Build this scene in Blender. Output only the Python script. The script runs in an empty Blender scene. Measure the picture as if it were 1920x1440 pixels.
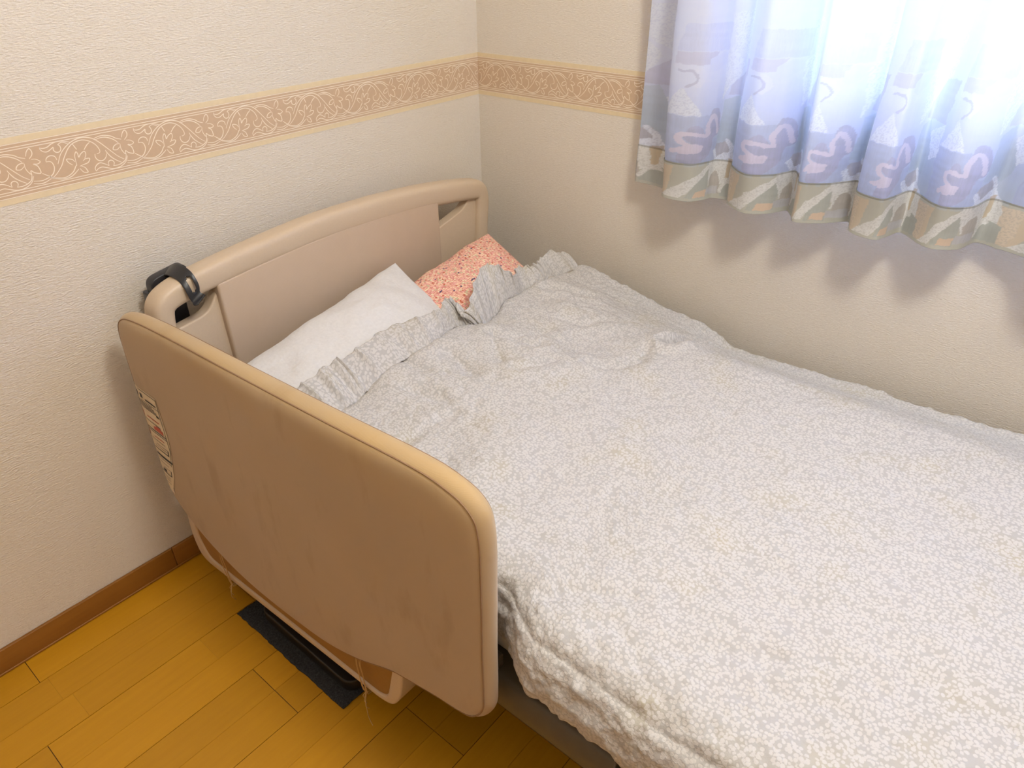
import bpy, bmesh, math, random
import numpy as np
from mathutils import Vector, Matrix, noise
random.seed(4); rng = np.random.RandomState(7)
sc = bpy.context.scene

# ------------------------------------------------------------------ camera
F_PX, YAW, PITCH, ROLL, H = 1359.04, 0.8701274, 0.56645141, -0.01098248, 1.3
CAM = Vector((-1.201 * H, -1.0956 * H, H))
cy, sy, cp, sp = math.cos(YAW), math.sin(YAW), math.cos(PITCH), math.sin(PITCH)
fwd = Vector((sy * cp, cy * cp, -sp)); right = Vector((cy, -sy, 0)); up = right.cross(fwd)
r2 = right * math.cos(ROLL) + up * math.sin(ROLL); u2 = -right * math.sin(ROLL) + up * math.cos(ROLL)
cd = bpy.data.cameras.new('camera'); cam = bpy.data.objects.new('camera', cd); sc.collection.objects.link(cam)
cam.matrix_world = Matrix(((r2.x, u2.x, -fwd.x, CAM.x), (r2.y, u2.y, -fwd.y, CAM.y), (r2.z, u2.z, -fwd.z, CAM.z), (0, 0, 0, 1)))
cd.sensor_width = 36; cd.lens = F_PX / 1920 * 36; cd.clip_start = 0.02; cd.clip_end = 200
sc.camera = cam

# ------------------------------------------------------------------ light and exposure
sc.view_settings.view_transform = 'Standard'; sc.view_settings.look = 'None'
sc.view_settings.gamma = 1; sc.view_settings.exposure = 0.25; sc.view_settings.use_curve_mapping = False
w = bpy.data.worlds.new('sky'); sc.world = w; w.use_nodes = True
bg = w.node_tree.nodes['Background']; bg.inputs[0].default_value = (0.62, 0.77, 1.0, 1); bg.inputs[1].default_value = 6.2
def area(name, loc, rot, size, power, col, shape='DISK', sy_=None):
    l = bpy.data.lights.new(name, 'AREA'); l.shape = shape; l.size = size
    if sy_: l.size_y = sy_
    l.energy = power; l.color = col
    o = bpy.data.objects.new(name, l); o.location = loc; o.rotation_euler = rot; sc.collection.objects.link(o); return o
pl_ = bpy.data.lights.new('pendant_lamp_light', 'POINT'); pl_.energy = 40; pl_.shadow_soft_size = .12; pl_.color = (1.0, 0.975, 0.90)
po_ = bpy.data.objects.new('pendant_lamp_light', pl_); po_.location = (-1.02, -1.52, 2.05); sc.collection.objects.link(po_)
area('window_daylight', (0.28, -1.75, 1.5), (0, math.radians(90), 0), 1.15, 42, (0.62, 0.77, 1.0), 'RECTANGLE', 1.9)

# ------------------------------------------------------------------ helpers
C = sc.collection
def link(name, me, mat=None, parent=None):
    o = bpy.data.objects.new(name, me); C.objects.link(o)
    if mat is not None:
        for m in (mat if isinstance(mat, (list, tuple)) else [mat]): me.materials.append(m)
    if parent: o.parent = parent
    return o
def empty(name, loc=(0, 0, 0)):
    o = bpy.data.objects.new(name, None); C.objects.link(o); o.location = loc; o.empty_display_size = 0.05; return o
def tag(o, label, cat, group=None, kind=None):
    o['label'] = label; o['category'] = cat
    if group: o['group'] = group
    if kind: o['kind'] = kind
    return o
def keep(o, parent):
    """parent without moving"""
    o.parent = parent; o.matrix_parent_inverse = Matrix.Translation(parent.location).inverted(); return o
def smooth(o, ang=None):
    me = o.data; me.polygons.foreach_set('use_smooth', [True] * len(me.polygons))
    if ang:
        me.update()
        bm = bmesh.new(); bm.from_mesh(me)
        for e in bm.edges: e.smooth = not (len(e.link_faces) == 2 and e.calc_face_angle(0) > ang)
        bm.to_mesh(me); bm.free()
    return o
def mesh(name, vs, fs, uv=None):
    me = bpy.data.meshes.new(name); me.from_pydata([tuple(map(float, v)) for v in vs], [], [tuple(map(int, f)) for f in fs]); me.update(); return me
def grid(name, P, UV=None, col=None, closed_u=False):
    nu, nv = P.shape[:2]; me = bpy.data.meshes.new(name)
    I = np.arange(nu * nv).reshape(nu, nv)
    if closed_u: I = np.vstack([I, I[:1]])
    q = np.stack([I[:-1, :-1], I[1:, :-1], I[1:, 1:], I[:-1, 1:]], -1).reshape(-1, 4)
    me.vertices.add(nu * nv); me.vertices.foreach_set('co', P.reshape(-1).astype(np.float32))
    me.loops.add(q.size); me.loops.foreach_set('vertex_index', q.reshape(-1).astype(np.int32))
    me.polygons.add(len(q)); me.polygons.foreach_set('loop_start', np.arange(len(q), dtype=np.int32) * 4)
    me.polygons.foreach_set('loop_total', np.full(len(q), 4, dtype=np.int32))
    me.polygons.foreach_set('use_smooth', np.ones(len(q), dtype=bool))
    me.update(calc_edges=True)
    if UV is not None:
        l = me.uv_layers.new(name='UVMap'); l.data.foreach_set('uv', UV.reshape(-1, 2)[q.reshape(-1)].reshape(-1).astype(np.float32))
    if col is not None:
        a = me.color_attributes.new('Print', 'FLOAT_COLOR', 'POINT')
        c4 = np.concatenate([col.reshape(-1, 3), np.ones((nu * nv, 1))], 1); a.data.foreach_set('color', c4.reshape(-1).astype(np.float32))
    me.validate(); return me
def box_bm(bm, x0, x1, y0, y1, z0, z1, mi=0):
    v = [bm.verts.new(p) for p in ((x0,y0,z0),(x1,y0,z0),(x1,y1,z0),(x0,y1,z0),(x0,y0,z1),(x1,y0,z1),(x1,y1,z1),(x0,y1,z1))]
    for f in ((0,3,2,1),(4,5,6,7),(0,1,5,4),(1,2,6,5),(2,3,7,6),(3,0,4,7)):
        bm.faces.new([v[i] for i in f]).material_index = mi
def from_bm(name, bm, mat, parent=None, sm=False):
    bmesh.ops.recalc_face_normals(bm, faces=bm.faces)
    me = bpy.data.meshes.new(name); bm.to_mesh(me); bm.free()
    o = link(name, me, mat, parent)
    return smooth(o, math.radians(40)) if sm else o
def bevel(o, wd, seg=3):
    m = o.modifiers.new('Bevel', 'BEVEL'); m.width = wd; m.segments = seg; m.limit_method = 'ANGLE'; m.angle_limit = math.radians(35)
    return smooth(o)
def boxobj(name, b, mat, parent=None, bv=0.0):
    bm = bmesh.new(); box_bm(bm, *b); o = from_bm(name, bm, mat, parent)
    if bv: bevel(o, bv)
    return o
def prism(name, poly, axis, a0, a1, mat, parent=None, bv=0.0, holes=()):
    """outline polygon in the plane normal to axis, extruded a0..a1"""
    bm = bmesh.new()
    def P(p, a): return {0: (a, p[0], p[1]), 1: (p[0], a, p[1]), 2: (p[0], p[1], a)}[axis]
    edges = []
    for loop in (poly,) + tuple(holes):
        vs = [bm.verts.new(P(p, a0)) for p in loop]
        edges += [bm.edges.new((vs[i], vs[(i + 1) % len(vs)])) for i in range(len(vs))]
    bmesh.ops.triangle_fill(bm, use_beauty=True, use_dissolve=False, edges=edges)
    r = bmesh.ops.extrude_face_region(bm, geom=list(bm.faces))
    d = {0: Vector((a1 - a0, 0, 0)), 1: Vector((0, a1 - a0, 0)), 2: Vector((0, 0, a1 - a0))}[axis]
    bmesh.ops.translate(bm, vec=d, verts=[g for g in r['geom'] if isinstance(g, bmesh.types.BMVert)])
    bmesh.ops.dissolve_limit(bm, angle_limit=0.001, verts=bm.verts, edges=bm.edges)
    o = from_bm(name, bm, mat, parent)
    if bv: bevel(o, bv, 4)
    return o
def rounded(pts, rads, n=6):
    """polygon with rounded corners"""
    out = []; N = len(pts)
    for i in range(N):
        p = Vector(pts[i]); a = (Vector(pts[i - 1]) - p); b = (Vector(pts[(i + 1) % N]) - p)
        r = rads[i] if isinstance(rads, (list, tuple)) else rads
        if r <= 0: out.append(tuple(p)); continue
        la, lb = min(r, a.length * .49), min(r, b.length * .49)
        A = p + a.normalized() * la; B = p + b.normalized() * lb
        for k in range(n + 1):
            t = k / n; out.append(tuple((1 - t) ** 2 * A + 2 * t * (1 - t) * p + t * t * B))
    return out
def catmull(P, n, closed=False):
    P = np.asarray(P, float); m = len(P)
    t = np.linspace(0, m if closed else m - 1, n, endpoint=not closed)
    i = np.floor(t).astype(int); i = np.minimum(i, m - 1 if closed else m - 2); f = (t - i)[:, None]
    if closed: g = lambda k: P[(i + k) % m]
    else:
        def g(k):
            j = i + k; r = P[np.clip(j, 0, m - 1)].copy()
            lo = j < 0; r[lo] = 2 * P[0] - P[1]; hi = j > m - 1; r[hi] = 2 * P[-1] - P[-2]; return r
    a, b, c, d = g(-1), g(0), g(1), g(2)
    return .5 * ((2 * b) + (-a + c) * f + (2 * a - 5 * b + 4 * c - d) * f ** 2 + (-a + 3 * b - 3 * c + d) * f ** 3)
def tube(name, pts, r, mat, parent=None, closed=False, n=8):
    P = np.asarray(pts, float); T = (np.roll(P, -1, 0) - np.roll(P, 1, 0)) if closed else np.gradient(P, axis=0)
    T /= np.linalg.norm(T, axis=1)[:, None] + 1e-9
    ref = np.array([0.3, 0.2, 1.0]); N1 = np.cross(T, ref); N1 /= np.linalg.norm(N1, axis=1)[:, None] + 1e-9; N2 = np.cross(T, N1)
    a = np.linspace(0, 2 * np.pi, n + 1)
    G = P[:, None] + r * (np.cos(a)[None, :, None] * N1[:, None] + np.sin(a)[None, :, None] * N2[:, None])
    return link(name, grid(name, G, closed_u=closed), mat, parent)
# lattice value noise, vectorised
_T = rng.rand(256, 256)
def vnoise(x, y):
    xi, yi = np.floor(x).astype(int), np.floor(y).astype(int); fx, fy = x - xi, y - yi
    fx = fx * fx * (3 - 2 * fx); fy = fy * fy * (3 - 2 * fy)
    g = lambda i, j: _T[(xi + i) % 256, (yi + j) % 256]
    return ((g(0, 0) * (1 - fx) + g(1, 0) * fx) * (1 - fy) + (g(0, 1) * (1 - fx) + g(1, 1) * fx) * fy) * 2 - 1
def fbm(x, y, o=3):
    s = 0; a = 1
    for k in range(o): s = s + a * vnoise(x * 2 ** k + 17.3 * k, y * 2 ** k + 5.1 * k); a *= .5
    return s
def sstep(a, b, x):
    t = np.clip((x - a) / (b - a), 0, 1); return t * t * (3 - 2 * t)
def normals(P):
    du = np.gradient(P, axis=0); dv = np.gradient(P, axis=1); n = np.cross(du, dv); return n / (np.linalg.norm(n, axis=2)[..., None] + 1e-12)
def polydist(X, Y, pts):
    d = np.full(X.shape, 1e9)
    for (ax, ay), (bx, by) in zip(pts[:-1], pts[1:]):
        vx, vy = bx - ax, by - ay; t = np.clip(((X - ax) * vx + (Y - ay) * vy) / (vx * vx + vy * vy), 0, 1)
        d = np.minimum(d, np.hypot(X - ax - t * vx, Y - ay - t * vy))
    return d
def inpoly(X, Y, pts):
    r = np.zeros(X.shape, bool); n = len(pts)
    for i in range(n):
        x0, y0 = pts[i]; x1, y1 = pts[(i + 1) % n]
        c = ((y0 > Y) != (y1 > Y)) & (X < (x1 - x0) * (Y - y0) / ((y1 - y0) if y1 != y0 else 1e-9) + x0); r ^= c
    return r

# ------------------------------------------------------------------ materials
def lin(c):
    return tuple(((v / 255) / 12.92 if v <= 10 else (((v / 255) + .055) / 1.055) ** 2.4) for v in c)
def new(name):
    m = bpy.data.materials.new(name); m.use_nodes = True; nt = m.node_tree; b = nt.nodes['Principled BSDF']; return m, nt, b
def nd(nt, t, **k):
    n = nt.nodes.new(t)
    for a, v in k.items():
        if a.startswith('i_'): n.inputs[a[2:]].default_value = v
        else: setattr(n, a, v)
    return n
def mixc(nt, fac, a, b):
    n = nd(nt, 'ShaderNodeMix', data_type='RGBA')
    for s, v in ((0, fac), (6, a), (7, b)):
        if isinstance(v, bpy.types.NodeSocket): nt.links.new(v, n.inputs[s])
        else: n.inputs[s].default_value = v if not isinstance(v, tuple) else (tuple(v) + (1,))[:4]
    return n.outputs[2]
def math_(nt, op, a, b=None, c=None):
    n = nd(nt, 'ShaderNodeMath', operation=op)
    for s, v in enumerate((a, b, c)):
        if v is None: continue
        if isinstance(v, bpy.types.NodeSocket): nt.links.new(v, n.inputs[s])
        else: n.inputs[s].default_value = v
    return n.outputs[0]
def ramp(nt, src, stops, mode='LINEAR'):
    n = nd(nt, 'ShaderNodeValToRGB'); cr = n.color_ramp; cr.interpolation = mode
    while len(cr.elements) > 1: cr.elements.remove(cr.elements[0])
    cr.elements[0].position = stops[0][0]; cr.elements[0].color = tuple(stops[0][1]) + (1,)
    for p, c in stops[1:]: e = cr.elements.new(p); e.color = tuple(c) + (1,)
    nt.links.new(src, n.inputs[0]); return n.outputs[0]
def coords(nt, kind='Object', scale=(1, 1, 1)):
    t = nd(nt, 'ShaderNodeTexCoord'); mp = nd(nt, 'ShaderNodeMapping'); mp.inputs['Scale'].default_value = scale
    nt.links.new(t.outputs[kind], mp.inputs[0]); return mp.outputs[0]
def noise_(nt, vec, scale, detail=3, rough=.5):
    n = nd(nt, 'ShaderNodeTexNoise'); n.inputs['Scale'].default_value = scale; n.inputs['Detail'].default_value = detail; n.inputs['Roughness'].default_value = rough
    nt.links.new(vec, n.inputs['Vector']); return n.outputs[0]
def bump(nt, b, h, strength, dist=0.001):
    n = nd(nt, 'ShaderNodeBump'); n.inputs['Strength'].default_value = strength; n.inputs['Distance'].default_value = dist
    nt.links.new(h, n.inputs['Height']); nt.links.new(n.outputs[0], b.inputs['Normal']); return n
def simple(name, col, rough=.5, nscale=60, var=.05, bmp=.0, metal=0, spec=.5):
    m, nt, b = new(name); v = coords(nt); nz = noise_(nt, v, nscale)
    c = ramp(nt, nz, [(.3, tuple(x * (1 - var) for x in col)), (.7, tuple(min(1, x * (1 + var)) for x in col))])
    nt.links.new(c, b.inputs['Base Color']); b.inputs['Roughness'].default_value = rough; b.inputs['Metallic'].default_value = metal
    b.inputs['Specular IOR Level'].default_value = spec
    if bmp: bump(nt, b, nz, bmp, .001)
    return m
def wallpaper():
    m, nt, b = new('wallpaper'); v = coords(nt)
    big = noise_(nt, v, 2.0, 4)
    fine = noise_(nt, coords(nt, 'Object', (1, 1, 3.2)), 130, 4, .6)
    c = ramp(nt, big, [(.3, (.835, .745, .625)), (.7, (.865, .775, .655))])
    c = mixc(nt, ramp(nt, fine, [(.25, (0, 0, 0)), (.75, (1, 1, 1))]), c, (.89, .81, .70))
    # faint scuffs
    sc_ = ramp(nt, noise_(nt, coords(nt, 'Object', (2, 2, 9)), 3.1, 5, .7), [(.70, (0, 0, 0)), (.80, (.35, .35, .35))])
    c = mixc(nt, sc_, c, (.66, .56, .43))
    nt.links.new(c, b.inputs['Base Color']); b.inputs['Roughness'].default_value = .75; b.inputs['Specular IOR Level'].default_value = .25
    bump(nt, b, fine, 1.0, .0035); return m
M_wall = wallpaper()
def flat(name, col, rough=.7): return simple(name, col, rough, 90, .03)
M_bcream = flat('border_cream', lin((230, 210, 172))); M_btan = flat('border_tan', lin((208, 178, 146))); M_bline = flat('border_line', lin((248, 234, 214)))
M_bstripe = flat('border_stripe', lin((196, 172, 146)))
M_ceil = flat('ceiling_paper', (.88, .86, .82))
def wood(name, c1, c2, rough=.35, sc_=(2, 30, 30), attr=True):
    m, nt, b = new(name); v = coords(nt, 'Object', sc_)
    n1 = noise_(nt, v, 3.0, 6, .65); c = ramp(nt, n1, [(.25, c1), (.8, c2)])
    if attr:
        a = nd(nt, 'ShaderNodeAttribute', attribute_name='Tone'); hs = nd(nt, 'ShaderNodeHueSaturation')
        nt.links.new(math_(nt, 'MULTIPLY_ADD', a.outputs['Fac'], .16, .92), hs.inputs['Value']); nt.links.new(c, hs.inputs['Color']); c = hs.outputs[0]
    nt.links.new(c, b.inputs['Base Color']); b.inputs['Roughness'].default_value = rough; bump(nt, b, n1, .08, .0006); return m
M_floor = wood('floor_wood', lin((196, 138, 18)), lin((206, 148, 25)), .42)
M_groove = flat('floor_groove', (.06, .025, .005))
M_base = wood('baseboard_wood', lin((142, 92, 30)), lin((156, 103, 38)), .45, attr=False)
MOTIF = [[(-1.0933,0.9532),(-1.0899,0.9592),(-1.0858,0.966),(-1.08,0.9724),(-1.0725,0.9784),(-1.0632,0.9837),(-1.0547,0.9868),(-1.0448,0.9882),(-1.0354,0.9873),(-1.0268,0.9842),(-1.0196,0.979),(-1.0122,0.9712),(-1.0049,0.9623),(-0.9975,0.9533),(-0.9899,0.9447),(-0.9807,0.9375)],[(-1.1097,0.9318),(-1.1008,0.9375),(-1.0929,0.9445),(-1.0871,0.9509),(-1.0812,0.9602),(-1.0763,0.9668),(-1.0701,0.9742),(-1.0625,0.9802),(-1.0539,0.9833),(-1.045,0.9844),(-1.0369,0.9827),(-1.0295,0.9785),(-1.0235,0.9729),(-1.0198,0.9658),(-1.0189,0.9598),(-1.021,0.9572),(-1.0253,0.9562)],[(-1.0285,0.9568),(-1.0295,0.9521),(-1.0277,0.9468),(-1.0228,0.9435),(-1.0166,0.9439),(-1.0113,0.9482),(-1.0086,0.9536)],[(-1.0092,0.9597),(-1.0073,0.9544),(-1.0027,0.9464),(-0.9965,0.94),(-0.9872,0.933)],[(-0.9748,0.9466),(-0.9768,0.9399),(-0.9797,0.9354),(-0.9865,0.9318),(-0.9944,0.9299),(-1.0035,0.9304)],[(-1.0024,0.9307),(-1.0003,0.9358),(-1.0027,0.9399),(-1.0065,0.9407),(-1.0104,0.938),(-1.0107,0.932)],[(-1.0107,0.932),(-1.0177,0.9371),(-1.0248,0.9402),(-1.0316,0.9377),(-1.0357,0.9326),(-1.0353,0.9275)],[(-1.0353,0.9275),(-1.0307,0.9309),(-1.0233,0.9323),(-1.016,0.9297),(-1.0069,0.9259),(-0.9979,0.9251),(-0.9878,0.9275),(-0.9788,0.9332),(-0.9735,0.9422)],[(-1.0637,0.9516),(-1.0626,0.9611),(-1.0587,0.967),(-1.0568,0.9628),(-1.0569,0.957),(-1.0523,0.9618),(-1.0449,0.9651),(-1.044,0.9591),(-1.0478,0.9531)],[(-1.0513,0.9499),(-1.0466,0.9523),(-1.0396,0.9513),(-1.044,0.9453),(-1.0524,0.9433),(-1.0596,0.9419)],[(-1.065,0.9504),(-1.0686,0.9556),(-1.0773,0.9579),(-1.0763,0.9524),(-1.0707,0.9463)],[(-1.0574,0.9414),(-1.0521,0.9382),(-1.0501,0.9338),(-1.0496,0.9292),(-1.0564,0.9308),(-1.0608,0.9382)],[(-1.0637,0.9516),(-1.0644,0.9449),(-1.0664,0.9434),(-1.0722,0.9359),(-1.0805,0.9309),(-1.0906,0.9288),(-1.1064,0.932)],[(-1.0629,0.9377),(-1.0692,0.9332),(-1.0796,0.9277),(-1.0931,0.9269),(-1.1092,0.9317)],[(-1.1129,0.9871),(-1.1125,0.9842),(-1.1076,0.9828),(-1.101,0.9837),(-1.0934,0.9874),(-1.0846,0.9893),(-1.0748,0.9884),(-1.0631,0.9842)],[(-1.1129,0.9871),(-1.1132,0.982),(-1.1094,0.9775),(-1.1035,0.9763),(-1.0972,0.9788),(-1.0922,0.9815),(-1.0932,0.977),(-1.0901,0.9726),(-1.0847,0.9724),(-1.081,0.9764),(-1.0814,0.9821),(-1.0834,0.9844),(-1.0762,0.9868),(-1.0673,0.9826)],[(-1.1106,0.9604),(-1.109,0.9652),(-1.1043,0.9685),(-1.0987,0.9687),(-1.0942,0.9658),(-1.093,0.9599)],[(-1.1106,0.9604),(-1.1053,0.9601),(-1.1017,0.957),(-1.1007,0.9491),(-1.1042,0.9412),(-1.1094,0.9366),(-1.1158,0.9342),(-1.1266,0.9319),(-1.1394,0.934)],[(-1.1226,0.9435),(-1.1125,0.9359),(-1.1067,0.9311)],[(-0.9706,0.9709),(-0.965,0.9758),(-0.9633,0.9814),(-0.9658,0.9868),(-0.9711,0.9829),(-0.9745,0.9756)],[(-0.9679,0.9694),(-0.961,0.968),(-0.9557,0.9629),(-0.9613,0.96),(-0.9673,0.9612),(-0.9615,0.956),(-0.9606,0.9446),(-0.9694,0.947),(-0.9743,0.9516),(-0.976,0.9458),(-0.9802,0.9528),(-0.9814,0.959),(-0.9807,0.9649)],[(-0.9826,0.9603),(-0.9884,0.9565),(-0.9951,0.9578),(-0.9924,0.9633),(-0.9865,0.966),(-0.9809,0.9659)],[(-1.0223,0.9829),(-1.0128,0.9849),(-1.003,0.9845),(-0.9921,0.981),(-0.9854,0.9762),(-0.9763,0.9725)],[(-1.0201,0.9805),(-1.0107,0.9821),(-1.0012,0.9808),(-0.9924,0.9766),(-0.9867,0.972),(-0.983,0.9673)],[(-1.1407,0.93),(-1.1307,0.9276),(-1.1224,0.928),(-1.1109,0.9321)],[(-1.0317,0.978),(-1.0377,0.9743),(-1.0448,0.9671)],[(-1.0604,0.9808),(-1.0562,0.9704)]]
# ------------------------------------------------------------------ room
XL, YB, ZC = -3.1, -3.3, 2.4
def struct(o): o['kind'] = 'structure'; return o
struct(boxobj('wall_head', (XL - .1, .12, 0, .1, -.1, ZC + .1), M_wall))
struct(boxobj('wall_left', (XL - .1, XL, YB - .1, 0, -.1, ZC + .1), M_wall))
struct(boxobj('wall_back', (XL, .12, YB - .1, YB, -.1, ZC + .1), M_wall))
struct(boxobj('ceiling', (XL, .12, YB, 0, ZC, ZC + .1), M_ceil))
WY0, WY1, WZ0, WZ1 = -2.65, -.76, .975, 2.05
bm = bmesh.new()
box_bm(bm, 0, .12, YB, 0, -.1, WZ0); box_bm(bm, 0, .12, YB, 0, WZ1, ZC); box_bm(bm, 0, .12, WY1, 0, WZ0, WZ1); box_bm(bm, 0, .12, YB, WY0, WZ0, WZ1)
struct(from_bm('wall_window', bm, M_wall))
# floor: boards in one mesh
bm = bmesh.new(); box_bm(bm, XL, .12, YB, 0, -.05, -.0015, 1)
tone = {}
lay = bm.faces.layers.float.new('Tone')
ys = [-.0065]; k = 0
while ys[-1] > YB: ys.append(-.0845 - .0773 * k); k += 1
bold_joint = {0: [-1.478, -.02], 1: [-1.075], 2: [-1.075], 5: [-1.183], 6: [-1.183], 9: [-1.04], 10: [-1.04]}
for i in range(len(ys) - 1):
    y1, y0 = ys[i], max(ys[i + 1], YB)
    pair = (i + 1) // 2
    base = {0: -1.478, 1: -1.075, 2: -.62, 3: -1.183, 4: -.70, 5: -1.04}.get(pair, -1.5 + (pair * .37) % .9)
    xs = sorted([base + .905 * j for j in range(-3, 4) if XL < base + .905 * j < 0] + [XL, 0])
    bold_top = (i % 2 == 1)
    g = .0007; ft = .00025
    for a, b_ in zip(xs[:-1], xs[1:]):
        mids = [a, a + (b_ - a) * (.33 + .3 * random.random()), b_]
        for a2, b2 in zip(mids[:-1], mids[1:]):
            n0 = len(bm.faces)
            top = g if (i % 2 == 1 or i == 0) else ft; bot = g if i % 2 == 0 else ft
            box_bm(bm, a2 + (g if a2 == a else .0001), b2 - (g if b2 == b_ else .0001), y0 + bot, y1 - top, -.002, 0.0)
            tv = random.random(); bm.faces.ensure_lookup_table()
            for f in bm.faces[n0:]: f[lay] = tv
o = struct(from_bm('floor', bm, [M_floor, M_groove]))
# baseboard
bm = bmesh.new()
for a, b_ in ((XL, -1.1345), (-1.1335, -.0005)): box_bm(bm, a, b_, -.0075, -.0002, 0.0005, .0605)
box_bm(bm, XL, -.0005, -.0095, -.0002, 0.0005, .006)
o = struct(from_bm('baseboard_head', bm, M_base)); bevel(o, .0015, 2)
struct(boxobj('baseboard_window', (-.0075, -.0002, YB + .01, -.012, .0005, .0605), M_base, bv=.0015))
struct(boxobj('baseboard_left', (XL + .0002, XL + .0075, YB + .01, -.012, .0005, .0605), M_base, bv=.0015))
struct(boxobj('baseboard_back', (XL + .01, -.01, YB + .0002, YB + .0075, .0005, .0605), M_base, bv=.0015))
# wallpaper border with its vine print
def border(name, mapf, u0, u1, shift, ks):
    bm = bmesh.new()
    def strip(z0, z1, d, mi, sides=True):
        vs = [bm.verts.new(mapf(u, z, dd)) for dd in (d, 0.0) for u, z in ((u0, z0), (u1, z0), (u1, z1), (u0, z1))]
        bm.faces.new(vs[:4]).material_index = mi
        for i in range(4 if sides else 0):
            j = (i + 1) % 4; bm.faces.new((vs[i], vs[j], vs[4 + j], vs[4 + i])).material_index = mi
    B, T = .9045, 1.0095
    strip(B, T, .0005, 0); strip(B + .0095, T - .0095, .0006, 1, False)
    for zz in (B + .0105, B + .0160, B + .0200, T - .0105, T - .0160, T - .0200):
        strip(zz - .0006, zz + .0006, .0007, 2, False)
    for k in ks:
        for pl in MOTIF:
            P = np.array(pl); L = catmull(P, max(6, len(P) * 4)); L = L + [k * .1636 + shift, 0]
            if L[:, 0].min() < u0 + .001 or L[:, 0].max() > u1 - .001:
                L = L[(L[:, 0] > u0 + .001) & (L[:, 0] < u1 - .001)]
                if len(L) < 3: continue
            Tn = np.gradient(L, axis=0); Tn /= np.linalg.norm(Tn, axis=1)[:, None] + 1e-9; N = np.stack([-Tn[:, 1], Tn[:, 0]], 1)
            wd = .00045 + .00032 * np.sin(np.linspace(0, np.pi, len(L)))
            a = [bm.verts.new(mapf(*(L[i] + N[i] * wd[i]), .0008)) for i in range(len(L))]
            b_ = [bm.verts.new(mapf(*(L[i] - N[i] * wd[i]), .0008)) for i in range(len(L))]
            for i in range(len(L) - 1): bm.faces.new((a[i], a[i + 1], b_[i + 1], b_[i])).material_index = 2
    me = bpy.data.meshes.new(name); bm.to_mesh(me); bm.free()
    return struct(link(name, me, [M_bcream, M_btan, M_bline, M_bstripe]))
border('trim_1', lambda u, z, d: (u, -d, z), XL, -.0013, 0.0, range(-13, 8))
border('trim_2', lambda u, z, d: (-d, -u, z), .0, 3.25, 1.059 + .0538 - .1636 * 0, range(-2, 20))
# window: casing, sashes, frosted panes
M_frame = simple('window_aluminium', (.62, .62, .62), .4, metal=.2)
M_casing = simple('window_casing_wood', (.55, .45, .33), .45)
def frosted():
    m, nt, b = new('frosted_glass'); nt.nodes.remove(b)
    t = nd(nt, 'ShaderNodeBsdfTransparent'); t.inputs[0].default_value = (.95, .98, 1, 1); l = nd(nt, 'ShaderNodeBsdfTranslucent'); l.inputs[0].default_value = (.9, .94, 1, 1)
    mx = nd(nt, 'ShaderNodeMixShader'); mx.inputs[0].default_value = .55; nt.links.new(t.outputs[0], mx.inputs[1]); nt.links.new(l.outputs[0], mx.inputs[2])
    g = nd(nt, 'ShaderNodeBsdfGlossy'); g.inputs['Roughness'].default_value = .3; m2 = nd(nt, 'ShaderNodeMixShader'); m2.inputs[0].default_value = .06
    nt.links.new(mx.outputs[0], m2.inputs[1]); nt.links.new(g.outputs[0], m2.inputs[2]); nt.links.new(m2.outputs[0], nt.nodes['Material Output'].inputs['Surface']); return m
M_glass = frosted()
win = struct(empty('window_1', (0.06, (WY0 + WY1) / 2, WZ0)))
def frame_bm(x0, x1, y0, y1, z0, z1, t):
    bm = bmesh.new(); box_bm(bm, x0, x1, y0, y1, z0, z0 + t); box_bm(bm, x0, x1, y0, y1, z1 - t, z1)
    box_bm(bm, x0, x1, y0, y0 + t, z0 + t, z1 - t); box_bm(bm, x0, x1, y1 - t, y1, z0 + t, z1 - t); return bm
keep(from_bm('window_casing', frame_bm(-.014, .1, WY0 - .015, WY1 + .015, WZ0 - .02, WZ1 + .015, .025), M_casing), win)
ym = (WY0 + WY1) / 2
for i, (a, b_, xx) in enumerate(((WY0 + .012, ym + .02, .06), (ym - .02, WY1 - .012, .085))):
    s = keep(from_bm('window_sash', frame_bm(xx, xx + .02, a, b_, WZ0 + .006, WZ1 - .012, .035), M_frame), win)
    p = boxobj('window_pane', (xx + .008, xx + .011, a + .033, b_ - .033, WZ0 + .04, WZ1 - .045), M_glass)
    p.parent = s; p.matrix_parent_inverse = Matrix.Translation(win.location).inverted() if False else Matrix.Identity(4)
    
# ------------------------------------------------------------------ curtain
def cloth(name, thin, opaque=.5, wash=0.0):
    m, nt, b = new(name)
    a = nd(nt, 'ShaderNodeAttribute', attribute_name='Print'); col = a.outputs['Color']
    wv = nd(nt, 'ShaderNodeTexWave', wave_type='BANDS', bands_direction='Y'); wv.inputs['Scale'].default_value = 180; wv.inputs['Distortion'].default_value = 1.5; wv.inputs['Detail'].default_value = 2
    nt.links.new(coords(nt, 'UV'), wv.inputs['Vector'])
    nt.links.new(col, b.inputs['Base Color']); b.inputs['Roughness'].default_value = .6; b.inputs['Specular IOR Level'].default_value = .15
    b.inputs['Sheen Weight'].default_value = .15
    bump(nt, b, wv.outputs[1], .12, .0005)
    tr = nd(nt, 'ShaderNodeBsdfTranslucent'); nt.links.new(col, tr.inputs['Color'])
    mx = nd(nt, 'ShaderNodeMixShader'); mx.inputs[0].default_value = thin
    nt.links.new(b.outputs[0], mx.inputs[1]); nt.links.new(tr.outputs[0], mx.inputs[2])
    nt.links.new(mx.outputs[0], nt.nodes['Material Output'].inputs['Surface']); return m
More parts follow.
